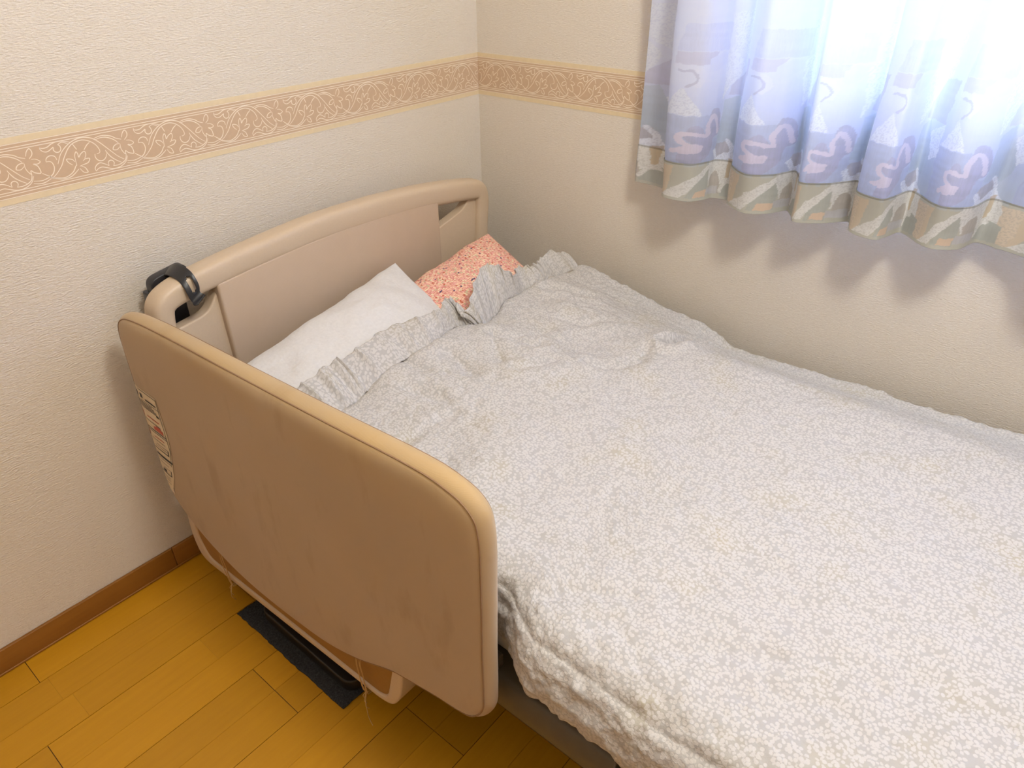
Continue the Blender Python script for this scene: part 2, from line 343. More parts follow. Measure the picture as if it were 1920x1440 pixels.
hemA = [(-0.052,-0.545),(-0.060,-0.623),(-0.113,-0.656),(-0.112,-0.712),(-0.079,-0.735),(-0.054,-0.743),(-0.048,-0.776),(-0.071,-0.792),(-0.104,-0.841),(-0.080,-0.882),(-0.035,-0.906),(-0.060,-0.928),(-0.091,-0.947),(-0.069,-0.990),(-0.023,-1.033),(-0.076,-1.054),(-0.094,-1.101),(-0.073,-1.115),(-0.025,-1.128),(-0.027,-1.144),(-0.063,-1.181),(-0.071,-1.209),(-0.045,-1.242),(0.013,-1.259),(0.004,-1.299),(-0.014,-1.343)]
hemB = [(-0.110,-0.559),(-0.117,-0.654),(-0.169,-0.686),(-0.168,-0.739),(-0.136,-0.762),(-0.112,-0.769),(-0.106,-0.801),(-0.129,-0.817),(-0.160,-0.863),(-0.137,-0.903),(-0.094,-0.926),(-0.118,-0.948),(-0.147,-0.966),(-0.126,-1.007),(-0.082,-1.048),(-0.134,-1.068),(-0.151,-1.114),(-0.130,-1.127),(-0.085,-1.139),(-0.086,-1.155),(-0.121,-1.190),(-0.129,-1.217),(-0.103,-1.249),(-0.048,-1.265),(-0.057,-1.304),(-0.073,-1.346)]
hem = []
for i, (a, b_) in enumerate(zip(hemA, hemB)):
    t = .04 + .86 * i / 25; hem.append([a[0] * (1 - t) + b_[0] * t, a[1] * (1 - t) + b_[1] * t, .78 + .02 * t])
# fold starts (index in hem list) and further folds beyond the picture
starts = [1.3, 6.6, 11.4, 14.6, 19.3, 23.6]
y = hem[-1][1]; k = 0
ext = []
while y > -2.72:
    for dx, dy in ((-.115, -.035), (-.13, -.075), (-.07, -.11), (-.065, -.135)):
        ext.append([dx, y + dy, .803])
    y -= .14; k += 1
allp = hem + ext
NP = len(allp); NU = 1500
Cv = catmull(np.array(allp), NU)
idx = np.linspace(0, NP - 1, NU)
# pattern coordinate: one repeat per fold
ks_ = starts + [25 + 4 * j + 1.5 for j in range(1, k)]
pat = np.interp(idx, [-3] + ks_, [-.80] + list(range(len(ks_))))
arc = np.concatenate([[0], np.cumsum(np.linalg.norm(np.diff(Cv[:, :2], axis=0), axis=1))])
def curt_rows(z0s, base_x=-.075):
    rows = []
    for z in z0s:
        t = (z - .79) / 1.2                                   # folds gather and calm towards the heading
        amp = 1 + .35 * float(sstep(.80, .92, z)) - .30 * float(sstep(1.0, 1.5, z))
        x = base_x + (Cv[:, 0] - base_x) * amp + .006 * np.sin(Cv[:, 1] * 17 + z * 5) * np.clip(t * 3, 0, 1)
        x = x - .012 * np.clip(t * 2, 0, 1)
        yy = Cv[:, 1] + .004 * np.sin(z * 9 + Cv[:, 1] * 23) * np.clip(t * 5, 0, 1)
        rows.append(np.stack([np.minimum(x, -.018), yy, np.full(NU, z) + (Cv[:, 2] - .79) * (1 - np.clip(t * 4, 0, 1))], 1))
    return np.stack(rows, 1)
def c7p(pts):
    return [((x - 270) / (330 / .65) if x <= 600 else .65 + (x - 600) / (170 / .35), 1.168 - .001003 * y_ / 3.6) for x, y_ in pts]
def paint(Pc, Z, base_lo=None):
    Pc = Pc + .012 * fbm(Pc * 14, Z * 60, 2); Z = Z + .0016 * fbm(Pc * 22 + 5, Z * 90, 2)
    f = np.mod(Pc, 1.0); cell = np.floor(Pc)
    dots = vnoise(Pc * 150, Z * 620) ; streak = vnoise(Pc * 9, Z * 160) * .5 + vnoise(Pc * 160, Z * 30) * .5
    col = np.zeros(Pc.shape + (3,))
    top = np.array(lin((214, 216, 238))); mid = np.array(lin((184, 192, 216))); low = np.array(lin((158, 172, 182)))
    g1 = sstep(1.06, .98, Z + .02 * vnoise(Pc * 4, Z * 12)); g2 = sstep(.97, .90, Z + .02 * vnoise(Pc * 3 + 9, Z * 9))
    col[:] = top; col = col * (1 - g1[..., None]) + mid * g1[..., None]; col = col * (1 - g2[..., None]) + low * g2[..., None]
    white = lin((232, 234, 238)); mauve = lin((140, 132, 160)); pink = lin((214, 192, 196)); brown = lin((150, 140, 138)); orange = lin((214, 168, 124))
    peach = lin((218, 192, 162)); green = lin((128, 142, 140)); grey = lin((150, 160, 186)); olive = lin((164, 166, 152))
    def put(pts, c, dotted=False, tex=0.0):
        poly = c7p(pts)
        for off in (-1, 0, 1):
            m = inpoly(f + off, Z, poly)
            cc = np.broadcast_to(np.array(c), col.shape).copy()
            if dotted: cc[dots > .25] *= .72
            if tex: cc *= (1 + tex * streak)[..., None]
            col[m] = cc[m]
    def line(pts, wd, c, dotted=False):
        poly = c7p(pts); poly = [tuple(q) for q in catmull(poly, len(poly) * 4)]
        for off in (-1, 0, 1):
            d = polydist((f + off) * .15, Z, [(a * .15, b_) for a, b_ in poly]); m = d < wd
            cc = np.broadcast_to(np.array(c), col.shape).copy()
            if dotted: cc[dots > .25] *= .72
            col[m] = cc[m]
    for rep in range(0, 4):       # the print repeats up the cloth
        dy = -1180 * rep
        sh = lambda pts: [(a, b_ + dy) for a, b_ in pts]
        put(sh([(600,80),(700,40),(790,20),(770,400),(700,330),(640,260)]), white, True)
        put(sh([(385,125),(610,125),(600,300),(360,300)]), lin((188, 192, 220)), tex=.15)
        put(sh([(360,305),(520,305),(480,385),(350,385)]), lin((176, 162, 178)), tex=.1)
        put(sh([(480,350),(540,310),(590,320),(580,380),(520,430),(480,410)]), lin((205, 208, 232)))
        put(sh([(590,330),(640,260),(700,400),(690,440),(600,640)]), white, True)
        put(sh([(750,350),(830,330),(800,600),(640,600),(660,500),(720,430)]), lin((160, 150, 178)), tex=.2)
        line(sh([(360,400),(430,410),(460,460),(440,510)]), .005, lin((222, 220, 236)))
        line(sh([(370,425),(420,430),(440,480),(400,530)]), .002, mauve)
        put(sh([(385,535),(470,725),(305,725)]), white, True)
        put(sh([(700,700),(760,640),(800,600),(800,800),(760,850)]), white, True)
        put(sh([(305,730),(515,730),(560,900),(600,900),(590,1080),(290,1080)]), grey, tex=.15)
        put(sh([(620,640),(700,600),(760,860),(720,960),(600,920)]), lin((150, 168, 176)), tex=.1)
        blob = [(520,700),(570,690),(600,760),(600,870),(560,900),(540,1000),(470,1070),(390,1060),(400,980),(440,930),(400,880),(430,800),(470,800),(505,860)]
        put(sh([tuple(q) for q in catmull(np.array(blob, float), 60, True)]), mauve, tex=.25)
        line(sh([(585,860),(565,770),(535,735),(505,800),(510,870),(450,855),(395,855),(390,900),(430,950),(370,980)]), .0036, pink)
        put(sh([(370,960),(430,920),(495,940),(480,990),(400,1000)]), pink, tex=.1)
        put(sh([(600,950),(690,930),(690,1030),(640,1070),(580,1000)]), brown, tex=.3)
        line(sh([(585,1000),(620,1070),(690,1080),(700,990),(670,930)]), .004, white, True)
    # hem band
    b = Z < c7p([(0, 1092)])[0][1]
    col[b] = np.array(olive)
    hb = col.copy()
    def puth(*a, **k2):
        put(*a, **k2)
    puth([(270,1100),(340,1100),(350,1240),(330,1345),(262,1345)], peach, True)
    puth([(340,1100),(380,1095),(360,1250),(345,1345),(322,1345)], lin((206, 178, 140)))
    puth([(480,1150),(560,1130),(545,1345),(420,1345)], green, tex=.2)
    puth([(322,1345),(400,1345),(470,1240),(565,1110),(545,1090),(420,1210)], white, True)
    puth([(470,1290),(545,1285),(540,1340),(455,1340)], orange)
    puth([(545,1090),(600,1060),(700,1000),(770,1090),(775,1250),(740,1260),(560,1260)], white, True)
    puth([tuple(q) for q in catmull(np.array([(570,1300),(575,1200),(620,1155),(655,1200),(665,1330)], float), 20)], brown, tex=.35)
    puth([(690,1060),(730,1050),(715,1190),(690,1200)], lin((190, 160, 110)), tex=.1)
    puth([(665,1345),(670,1250),(740,1210),(790,1230),(790,1345)], green, tex=.2)
    line([(665,1310),(690,1240),(730,1225)], .003, white, True)
    puth([(545,1270),(655,1270),(650,1330),(545,1330)], lin((168, 170, 188)), tex=.2)
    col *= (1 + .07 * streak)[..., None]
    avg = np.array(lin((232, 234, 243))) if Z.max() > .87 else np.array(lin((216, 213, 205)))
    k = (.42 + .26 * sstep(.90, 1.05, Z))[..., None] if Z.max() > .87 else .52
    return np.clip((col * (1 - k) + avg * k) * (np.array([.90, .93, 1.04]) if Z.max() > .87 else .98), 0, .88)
cur = empty('curtain', (-.07, -1.6, .79))
tag(cur, 'pale blue patterned window curtain with a darker hem band, hanging above the bed', 'curtain')
ZH = .868
zz = np.concatenate([np.linspace(ZH, 1.28, 330), np.linspace(1.29, 2.08, 40)])
Pn = curt_rows(zz); UVc = np.stack([np.broadcast_to(arc[:, None], Pn.shape[:2]), Pn[..., 2]], -1)
PC = np.broadcast_to(pat[:, None], Pn.shape[:2])
Zflat = np.broadcast_to(zz[None, :], Pn.shape[:2])
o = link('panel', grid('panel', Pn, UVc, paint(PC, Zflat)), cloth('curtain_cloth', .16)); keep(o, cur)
zz = np.linspace(.787, ZH + .002, 90)
Ph = curt_rows(zz); Nn = normals(Ph); Ph = Ph + np.array([-.0012, 0, 0])
UVh = np.stack([np.broadcast_to(arc[:, None], Ph.shape[:2]), Ph[..., 2]], -1)
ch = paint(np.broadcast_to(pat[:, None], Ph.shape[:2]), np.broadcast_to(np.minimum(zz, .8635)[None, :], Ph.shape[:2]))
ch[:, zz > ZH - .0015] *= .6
o = link('hem', grid('hem', Ph, UVh, ch), cloth('curtain_hem_cloth', .12)); keep(o, cur); o['label'] = 'darker grey green and orange hem band'
sm_ = o.modifiers.new('Solidify', 'SOLIDIFY'); sm_.thickness = .0012; sm_.offset = 1
M_rail = simple('curtain_rail', (.7, .68, .64), .4)
rl = tag(boxobj('curtain_rail', (-.105, -.085, -2.75, -.5, 2.082, 2.10), M_rail, bv=.002), 'slim pale curtain rail the blue patterned curtain hangs from', 'curtain rail')
for yy in (-.6, -1.65, -2.7):
    keep(boxobj('bracket', (-.085, 0, yy - .008, yy + .008, 2.086, 2.096), M_rail), rl)
# ------------------------------------------------------------------ bed
M_beige = simple('beige_resin', lin((206, 184, 157)), .42, 240, .02, .03)
M_grain = simple('beige_embossed', lin((193, 166, 149)), .5, 500, .03, .12)
M_dark = simple('dark_grey_steel', lin((92, 84, 74)), .5)
M_beam = simple('taupe_steel', lin((96, 86, 70)), .45)
M_black = simple('black_plastic', (.018, .018, .022), .35, 200, .1)
M_castor = simple('black_steel', (.012, .01, .01), .4)
def panel_grain(name, c):
    m, nt, b = new(name); b.inputs['Base Color'].default_value = tuple(c) + (1,); b.inputs['Roughness'].default_value = .48
    wv = nd(nt, 'ShaderNodeTexWave', wave_type='BANDS', bands_direction='Z'); wv.inputs['Scale'].default_value = 90; wv.inputs['Distortion'].default_value = 6; wv.inputs['Detail'].default_value = 3; wv.inputs['Detail Scale'].default_value = .6
    nt.links.new(coords(nt, 'Object', (.15, 1, 1)), wv.inputs['Vector']); bump(nt, b, wv.outputs[1], .12, .0006)
    nz = noise_(nt, coords(nt), 25, 3); nt.links.new(ramp(nt, nz, [(.3, tuple(x * .97 for x in c)), (.7, c)]), b.inputs['Base Color']); return m
M_panel = panel_grain('headboard_panel', lin((202, 178, 153)))
bed = empty('care_bed', (-.59, -1.05, 0))
tag(bed, 'adjustable care bed with a beige moulded headboard, standing along the window wall', 'bed')
# headboard frame: inverted U swept with a rounded section
hb = empty('headboard', (-.59, -.1, .1)); 
hp = [(-1.048, .10), (-1.048, .40), (-1.043, .60), (-1.040, .664), (-1.028, .692), (-.99, .706), (-.92, .716), (-.80, .727), (-.657, .735), (-.50, .732), (-.36, .724), (-.25, .712), (-.17, .700), (-.136, .690), (-.126, .66), (-.131, .60), (-.140, .50), (-.146, .40), (-.15, .10)]
line_ = catmull(np.array(hp), 150)
Tn = np.gradient(line_, axis=0); Tn /= np.linalg.norm(Tn, axis=1)[:, None]; Nn = np.stack([Tn[:, 1], -Tn[:, 0]], 1)
sec = []
for a in np.linspace(0, 2 * np.pi, 28, endpoint=False):
    ca, sa = math.cos(a), math.sin(a); e = .55
    sec.append((math.copysign(abs(ca) ** e, ca), math.copysign(abs(sa) ** e, sa)))
sec.append(sec[0]); sec = np.array(sec)
wi = np.interp(np.arange(150), [0, 35, 50, 75, 100, 118, 149], [.021, .022, .026, .030, .027, .023, .021])
G = np.zeros((150, 29, 3))
for j, (a, b_) in enumerate(sec):
    G[:, j, 0] = line_[:, 0] + Nn[:, 0] * a * wi; G[:, j, 2] = line_[:, 1] + Nn[:, 1] * a * wi
    G[:, j, 1] = -.098 + b_ * .027
hf = link('headboard', grid('headboard', G), M_beige); bpy.data.objects.remove(hb); hb = hf; keep(hb, bed)
def sub(o, parent=hb):
    o.parent = parent; o.matrix_parent_inverse = Matrix.Identity(4) if parent.parent is None else parent.matrix_parent_inverse.copy(); return o
def world_parent(o, parent):
    bpy.context.view_layer.update(); mw = o.matrix_world.copy(); o.parent = parent; o.matrix_parent_inverse = parent.matrix_world.inverted(); return o
# recessed side plates with a hand hole above
pl = rounded([(-1.035, .30), (-.905, .30), (-.905, .70), (-.925, .676), (-.950, .642), (-1.035, .630)], [0, 0, 0, .02, .02, 0])
o = prism('side_plate', pl, 1, -.110, -.082, M_beige, None, .004); world_parent(o, hb)
pr_ = rounded([(-.33, .30), (-.14, .30), (-.14, .70), (-.168, .698), (-.178, .672), (-.20, .654), (-.25, .640), (-.33, .620)], [0, 0, 0, .008, .012, .012, .02, 0])
o = prism('side_plate', pr_, 1, -.110, -.082, M_beige, None, .004); world_parent(o, hb)
# webs closing the inner ends of the hand holes
cp_ = rounded([(-.918, .30), (-.300, .30), (-.300, .708), (-.45, .722), (-.657, .722), (-.80, .712), (-.925, .700)], [.0, .0, .0, .1, .1, .1, 0])
o = prism('centre_panel', cp_, 1, -.124, -.080, M_panel, None, .006); world_parent(o, hb); o['label'] = 'finely textured centre panel'
# deck, beams, legs
o = boxobj('deck', (-1.03, -.12, -2.08, -.14, .30, .335), M_dark, None, .004); world_parent(o, bed)
for (y0, y1) in ((-1.172, -.16), (-2.08, -1.180)):
    pts = rounded([(-1.062, .288), (-.985, .288), (-.985, .338), (-1.050, .338), (-1.062, .312)], [.004, .004, .004, .008, .01], 4)
    pts = [(a, b_) for a, b_ in pts]
    bm = bmesh.new()
    n = len(pts); v0 = [bm.verts.new((a, y0, b_)) for a, b_ in pts]; v1 = [bm.verts.new((a, y1, b_)) for a, b_ in pts]
    bm.faces.new(v0); bm.faces.new(v1[::-1])
    for i in range(n): bm.faces.new((v0[i], v0[(i + 1) % n], v1[(i + 1) % n], v1[i]))
    o = from_bm('side_beam', bm, M_beam); bevel(o, .006, 3); world_parent(o, bed)
o = boxobj('side_beam', (-.135, -.115, -2.08, -.16, .29, .338), M_beam, None, .004); world_parent(o, bed)
o = boxobj('base_frame', (-.98, -.16, -1.9, -.2, .12, .17), M_castor, None, .004); world_parent(o, bed)
for (x, y) in ((-.95, -.45), (-.2, -.45), (-.95, -1.75), (-.2, -1.75)):
    o = boxobj('leg', (x - .025, x + .025, y - .03, y + .03, .0345, .302), M_castor, None, .004); world_parent(o, bed)
    hw = .155
    pts = rounded([(-.145, -hw), (.08, -hw), (.08, hw), (-.145, hw)], .03)
    o = prism('foot_plate', [(x + a, y + b_) for a, b_ in pts], 2, .0055, .036, M_castor, None, .004); world_parent(o, bed)
o = boxobj('footboard', (-1.05, -.13, -2.13, -2.09, .10, .62), M_beige, None, .015); world_parent(o, bed)
# felt mat pieces under the feet
def felt():
    m, nt, b = new('felt'); v = coords(nt); n1 = noise_(nt, v, 320, 5, .7)
    nt.links.new(ramp(nt, n1, [(.3, (.02, .02, .022)), (.6, (.06, .06, .065)), (.8, (.16, .155, .15))]), b.inputs['Base Color'])
    b.inputs['Roughness'].default_value = .95; b.inputs['Specular IOR Level'].default_value = .1; bump(nt, b, n1, .8, .002); return m
M_felt = felt()
def mat_(x0, x1, y0, y1, label):
    n = 60; g = np.zeros((n, n, 3)); s = np.linspace(0, 1, n)
    X, Y = np.meshgrid(x0 + (x1 - x0) * s, y0 + (y1 - y0) * s, indexing='ij')
    g[..., 0] = X + .0015 * vnoise(Y * 90, X * 0); g[..., 1] = Y + .0015 * vnoise(X * 90, Y * 0 + 4)
    g[..., 2] = .0045 + .0004 * vnoise(X * 200, Y * 200)
    o = link('floor_mat', grid('floor_mat', g), M_felt)
    s_ = o.modifiers.new('Solidify', 'SOLIDIFY'); s_.thickness = .0035; s_.offset = 1 if False else -1
    return tag(o, label, 'mat')
mat_(-1.123, -.80, -.612, -.245, 'dark grey felt mat on the wooden floor under the bed, below the padded rail')
# mattress
def mattress():
    bm = bmesh.new(); box_bm(bm, -1.02, -.13, -2.06, -.15, .338, .432)
    o = from_bm('mattress', bm, simple('mattress_cover', (.72, .70, .66), .8, 40, .04, .2)); bevel(o, .03, 5)
    return tag(o, 'pale mattress on the bed base, mostly hidden under the duvet', 'mattress')
mattress()
# ------------------------------------------------------------------ remote holder hooked over the headboard
hk = empty('headboard_hook', (-1.0, -.07, .74)); tag(hk, 'black plastic holder hooked over the left end of the headboard rail', 'hook')
o = prism('body', rounded([(-1.035, .56), (-.965, .56), (-.965, .70), (-1.035, .70)], .006), 1, -.060, -.036, M_black, None, .003); world_parent(o, hk)
o = prism('bracket', rounded([(-1.028, .682), (-.948, .694), (-.948, .728), (-.956, .738), (-1.018, .728), (-1.028, .718)], [.004, .004, .01, .01, .012, .01]), 1, -.068, -.044, M_black, None, .006); world_parent(o, hk)
arm = catmull(np.array([(-.050, .728), (-.075, .7375), (-.10, .739), (-.122, .732), (-.1335, .714), (-.134, .698), (-.139, .691), (-.146, .690)]), 42)
bm = bmesh.new(); us = np.linspace(-1, 1, 9); rows = []
for i, (yy, z) in enumerate(arm):
    hwid = .0132 - .003 * math.exp(-((i - 31) / 4.0) ** 2) - .006 * max(0, (i - 38) / 3) ** 2; cx = -.985 + .010 * i / 42
    rows.append([bm.verts.new((cx + u * hwid, yy, z + .007 * u)) for u in us])
for i in range(len(rows) - 1):
    for j in range(8):
        if 17 <= i <= 26 and 2 < j < 6 and not (i in (17, 26) and j != 4): continue
        bm.faces.new((rows[i][j], rows[i + 1][j], rows[i + 1][j + 1], rows[i][j + 1]))
o = from_bm('hook_arm', bm, M_black); smooth(o)
s_ = o.modifiers.new('Solidify', 'SOLIDIFY'); s_.thickness = .0035; s_.offset = 0; bv_ = o.modifiers.new('Bevel', 'BEVEL'); bv_.width = .0012; bv_.segments = 2; bv_.limit_method = 'ANGLE'
world_parent(o, hk)
# ------------------------------------------------------------------ padded side rail
def stained(name, c, c2, stain):
    m, nt, b = new(name); v = coords(nt)
    base = ramp(nt, noise_(nt, v, 4, 4), [(.3, c), (.75, c2)])
    st = ramp(nt, noise_(nt, coords(nt, 'Object', (1, 6, 2.2)), 2.6, 5, .6), [(.56, (0, 0, 0)), (.70, (.55, .55, .55))])
    base = mixc(nt, st, base, stain)
    # patchy, lighter and yellower towards the upper edge
    sx = nd(nt, 'ShaderNodeSeparateXYZ'); nt.links.new(coords(nt), sx.inputs[0])
    edge = math_(nt, 'MULTIPLY', math_(nt, 'SMOOTH_MIN', math_(nt, 'MAXIMUM', math_(nt, 'MULTIPLY_ADD', sx.outputs[2], 9.0, -5.85), 0.0), 1.0, .1), noise_(nt, v, 9, 4))
    base = mixc(nt, edge, base, lin((196, 160, 100)))
    nt.links.new(base, b.inputs['Base Color']); b.inputs['Roughness'].default_value = .75; b.inputs['Sheen Weight'].default_value = .25; b.inputs['Specular IOR Level'].default_value = .2
    wv = nd(nt, 'ShaderNodeTexWave', wave_type='BANDS', bands_direction='Z'); wv.inputs['Scale'].default_value = 260; wv.inputs['Distortion'].default_value = 1; wv.inputs['Detail'].default_value = 2
    nt.links.new(coords(nt), wv.inputs['Vector']); bump(nt, b, wv.outputs[1], .15, .0004); return m
M_pad = stained('cover_cloth', lin((178, 152, 118)), lin((184, 158, 124)), lin((162, 135, 100)))
M_seam = simple('cover_seam', lin((150, 118, 88)), .8)
rail = empty('bed_side_rail', (-1.09, -.52, .12)); tag(rail, 'side rail of the bed under a stained beige padded cover, nearest the camera', 'bed rail')
XO = -1.103
out = [(-.072, .40), (-.078, .60), (-.086, .672), (-.115, .703), (-.17, .717), (-.30, .727), (-.50, .735), (-.72, .745), (-.88, .754), (-.945, .752), (-.99, .737), (-1.006, .70), (-1.006, .60), (-1.003, .48), (-1.002, .40), (-.998, .355), (-.975, .318), (-.94, .305), (-.90, .297), (-.82, .275), (-.785, .262), (-.70, .218), (-.63, .192), (-.56, .177), (-.45, .166), (-.33, .164), (-.24, .178), (-.16, .205), (-.105, .24), (-.078, .285)]
NO = 320; OL = catmull(np.array(out), NO, True)
cen = np.array([-.53, .47])
def pad(name, xo, T, rr, mat, bulge=.0, rmax=1.0, sgn=1):
    G = np.zeros((NO, len(rr), 3)); N2 = np.zeros((NO, len(rr)))
    for j, r in enumerate(rr):
        q = cen + (OL - cen) * r * rmax
        G[:, j, 1] = q[:, 0]; G[:, j, 2] = q[:, 1]
    r = np.array(rr)
    th = T * np.clip(1 - r ** 30, 0, 1) ** .5
    w_ = .0035 * fbm(G[..., 1] * 5, G[..., 2] * 6, 2) * (1 - r ** 8)
    G[..., 0] = xo - sgn * (th[None, :] + bulge * (1 - r ** 2)[None, :] + w_)
    return G
rr = list(np.linspace(0.0, .8, 16)) + list(np.linspace(.82, .96, 16)) + list(1 - np.geomspace(.035, .0002, 20)) + [1.0]
Gf = pad('f', XO, .021, rr, None, .006); Gb = pad('b', XO, .021, rr, None, .002, sgn=-1)
G = np.concatenate([Gf, Gb[:, ::-1][:, 1:]], 1)
o = link('padded_cover', grid('padded_cover', G, closed_u=True), M_pad); smooth(o); world_parent(o, rail); cover = o
for dx, s in ((-.0150, .9965), (.0140, .9965)):
    q = cen + (OL - cen) * .980; pts = np.stack([np.full(NO, XO + dx), q[:, 0], q[:, 1]], 1)
    o = tube('seam', pts, .0011, M_seam, None, True, 6); world_parent(o, cover)
# printed caution sticker on the head end of the cover
M_paper = simple('sticker_paper', lin((226, 208, 178)), .6); M_ink = simple('sticker_ink', (.03, .028, .025), .6); M_red = simple('sticker_red', lin((190, 84, 60)), .6)
def lab(u, v):        # u across 0..1, v down 0..1 -> y, z
    z = .552 - v * .268; y0 = -.0765 - .014 * sstep(.7, 1, v) ; y1 = -.188 + .045 * sstep(.25, 1, v) + .02 * sstep(.75, 1, v)
    return y0 + (y1 - y0) * u, z + .004 * u
from mathutils.bvhtree import BVHTree
bpy.context.view_layer.update()
bv = BVHTree.FromObject(cover, bpy.context.evaluated_depsgraph_get())
def onx(y, z, d=.0005):
    h = bv.ray_cast(Vector((-1.3, y, z)), Vector((1, 0, 0)))
    return (h[0].x - d, y, z) if h[0] else (-1.11, y, z)
bm = bmesh.new()
def lq(u0, u1, v0, v1, mi, d, nu=8, nv=4):
    V = [[bm.verts.new(onx(*lab(u0 + (u1 - u0) * i / nu, v0 + (v1 - v0) * j / nv), d)) for j in range(nv + 1)] for i in range(nu + 1)]
    for i in range(nu):
        for j in range(nv): bm.faces.new((V[i][j], V[i + 1][j], V[i + 1][j + 1], V[i][j + 1])).material_index = mi
lq(0, 1, 0, 1, 0, .0008, 14, 40)
def ink(u0, u1, v0, v1, mi=1): lq(u0, u1, v0, v1, mi, .0013, 4, 2)
for u in (0.1, .97): ink(u, u + .02, .01, .96)
ink(.1, .98, .012, .018); ink(.1, .98, .105, .110)
ink(.16, .24, .04, .085); ink(.32, .42, .045, .085); ink(.5, .9, .075, .09)
for k in range(4): ink(.15, .7 + .06 * k, .12 + .016 * k, .127 + .016 * k)
ink(.78, .9, .175, .19)
ink(.15, .2, .215, .27, 2); ink(.35, .8, .24, .25, 2); ink(.2, .8, .285, .29)
ink(.2, .92, .355, .365); ink(.5, .85, .31, .345, 2); ink(.6, .78, .295, .31, 2)
ink(.2, .95, .378, .385)
ink(.15, .2, .40, .45, 2); ink(.4, .8, .42, .428, 2); ink(.25, .8, .455, .46)
ink(.25, .9, .545, .555); ink(.4, .9, .495, .499); ink(.86, .9, .499, .545); ink(.3, .85, .52, .524)
ink(.0, 1, .60, .625); ink(.1, .95, .64, .646)
ink(.2, .8, .68, .684); ink(.25, .9, .775, .785); ink(.5, .9, .72, .724); ink(.86, .9, .724, .775); ink(.4, .6, .74, .77)
ink(.2, .8, .82, .824); ink(.3, .8, .85, .854); ink(.3, .8, .89, .894)
bmesh.ops.recalc_face_normals(bm, faces=bm.faces)
me = bpy.data.meshes.new('caution_sticker'); bm.to_mesh(me); bm.free()
o = link('caution_sticker', me, [M_paper, M_ink, M_red]); world_parent(o, cover); o['label'] = 'white sticker printed with black and red diagrams'
# lower rail frame with infill board
fo = rounded([(-.119, .30), (-.100, .15), (-.112, .098), (-.140, .086), (-.73, .134), (-.765, .145), (-.79, .19), (-.815, .32)], [0, .03, .02, .02, .015, .02, .02, 0])
fi = rounded([(-.146, .285), (-.130, .155), (-.155, .109), (-.726, .1475), (-.752, .160), (-.785, .285)], [0, .02, .02, .01, .02, 0])
o = prism('rail_frame', fo, 0, -1.112, -1.066, M_beige, None, .004, holes=(fi,)); world_parent(o, rail)
M_board = wood('infill_board', lin((150, 108, 50)), lin((160, 116, 58)), .6, attr=False)
o = prism('infill_board', [(-.13, .285), (-.125, .15), (-.15, .108), (-.73, .145), (-.76, .16), (-.795, .285)], 0, -1.108, -1.104, M_board); world_parent(o, rail)
o = boxobj('light_gap_filler', (-1.084, -1.03, -.955, -.16, .3395, .365), M_dark, None, .004); world_parent(o, rail)  # unseen bar added to stop light leaking between rail and bed
M_str = simple('twine', lin((196, 160, 104)), .9)
for (yy, zt, zb, n_) in ((-.243, .196, .088, 3), (-.694, .225, .124, 4)):
    pts_all = []
    bmr = []
    for k in range(n_):
        a = yy + .004 * (k - 1); r_ = .024
        pts = [(-1.105 + .035, a, zt), (-1.1145, a + .001, zt - .002), (-1.1165 - .001 * k, a + .003 * (-1) ** k, (zt + zb) / 2), (-1.1155, a, zb + .004), (-1.110, a, zb - .003), (-1.085, a, zb - .004), (-1.063, a, zb + .002), (-1.062, a, zt)]
        bmr.append(catmull(np.array(pts), 40))
    for k in range(3):
        e = .02 + .012 * k
        bmr.append(catmull(np.array([(-1.115, yy, zb + .002), (-1.119 - .003 * k, yy - .006 * (k - 1), zb - e * .5), (-1.117, yy - .004 * k + .006, zb - e)]), 14))
    if yy < -.5: bmr.append(catmull(np.array([(-1.115, yy, zb), (-1.118, yy + .003, zb - .03), (-1.122, yy - .003, zb - .06), (-1.121, yy - .010, zb - .085)]), 30))
    bm = bmesh.new(); objs = []
    for L in bmr:
        t_ = tube('tmp', L, .0009, None, None, False, 5); bm.from_mesh(t_.data); d_ = t_.data; bpy.data.objects.remove(t_); bpy.data.meshes.remove(d_)
    o = from_bm('twine_tie', bm, M_str); smooth(o); world_parent(o, rail)
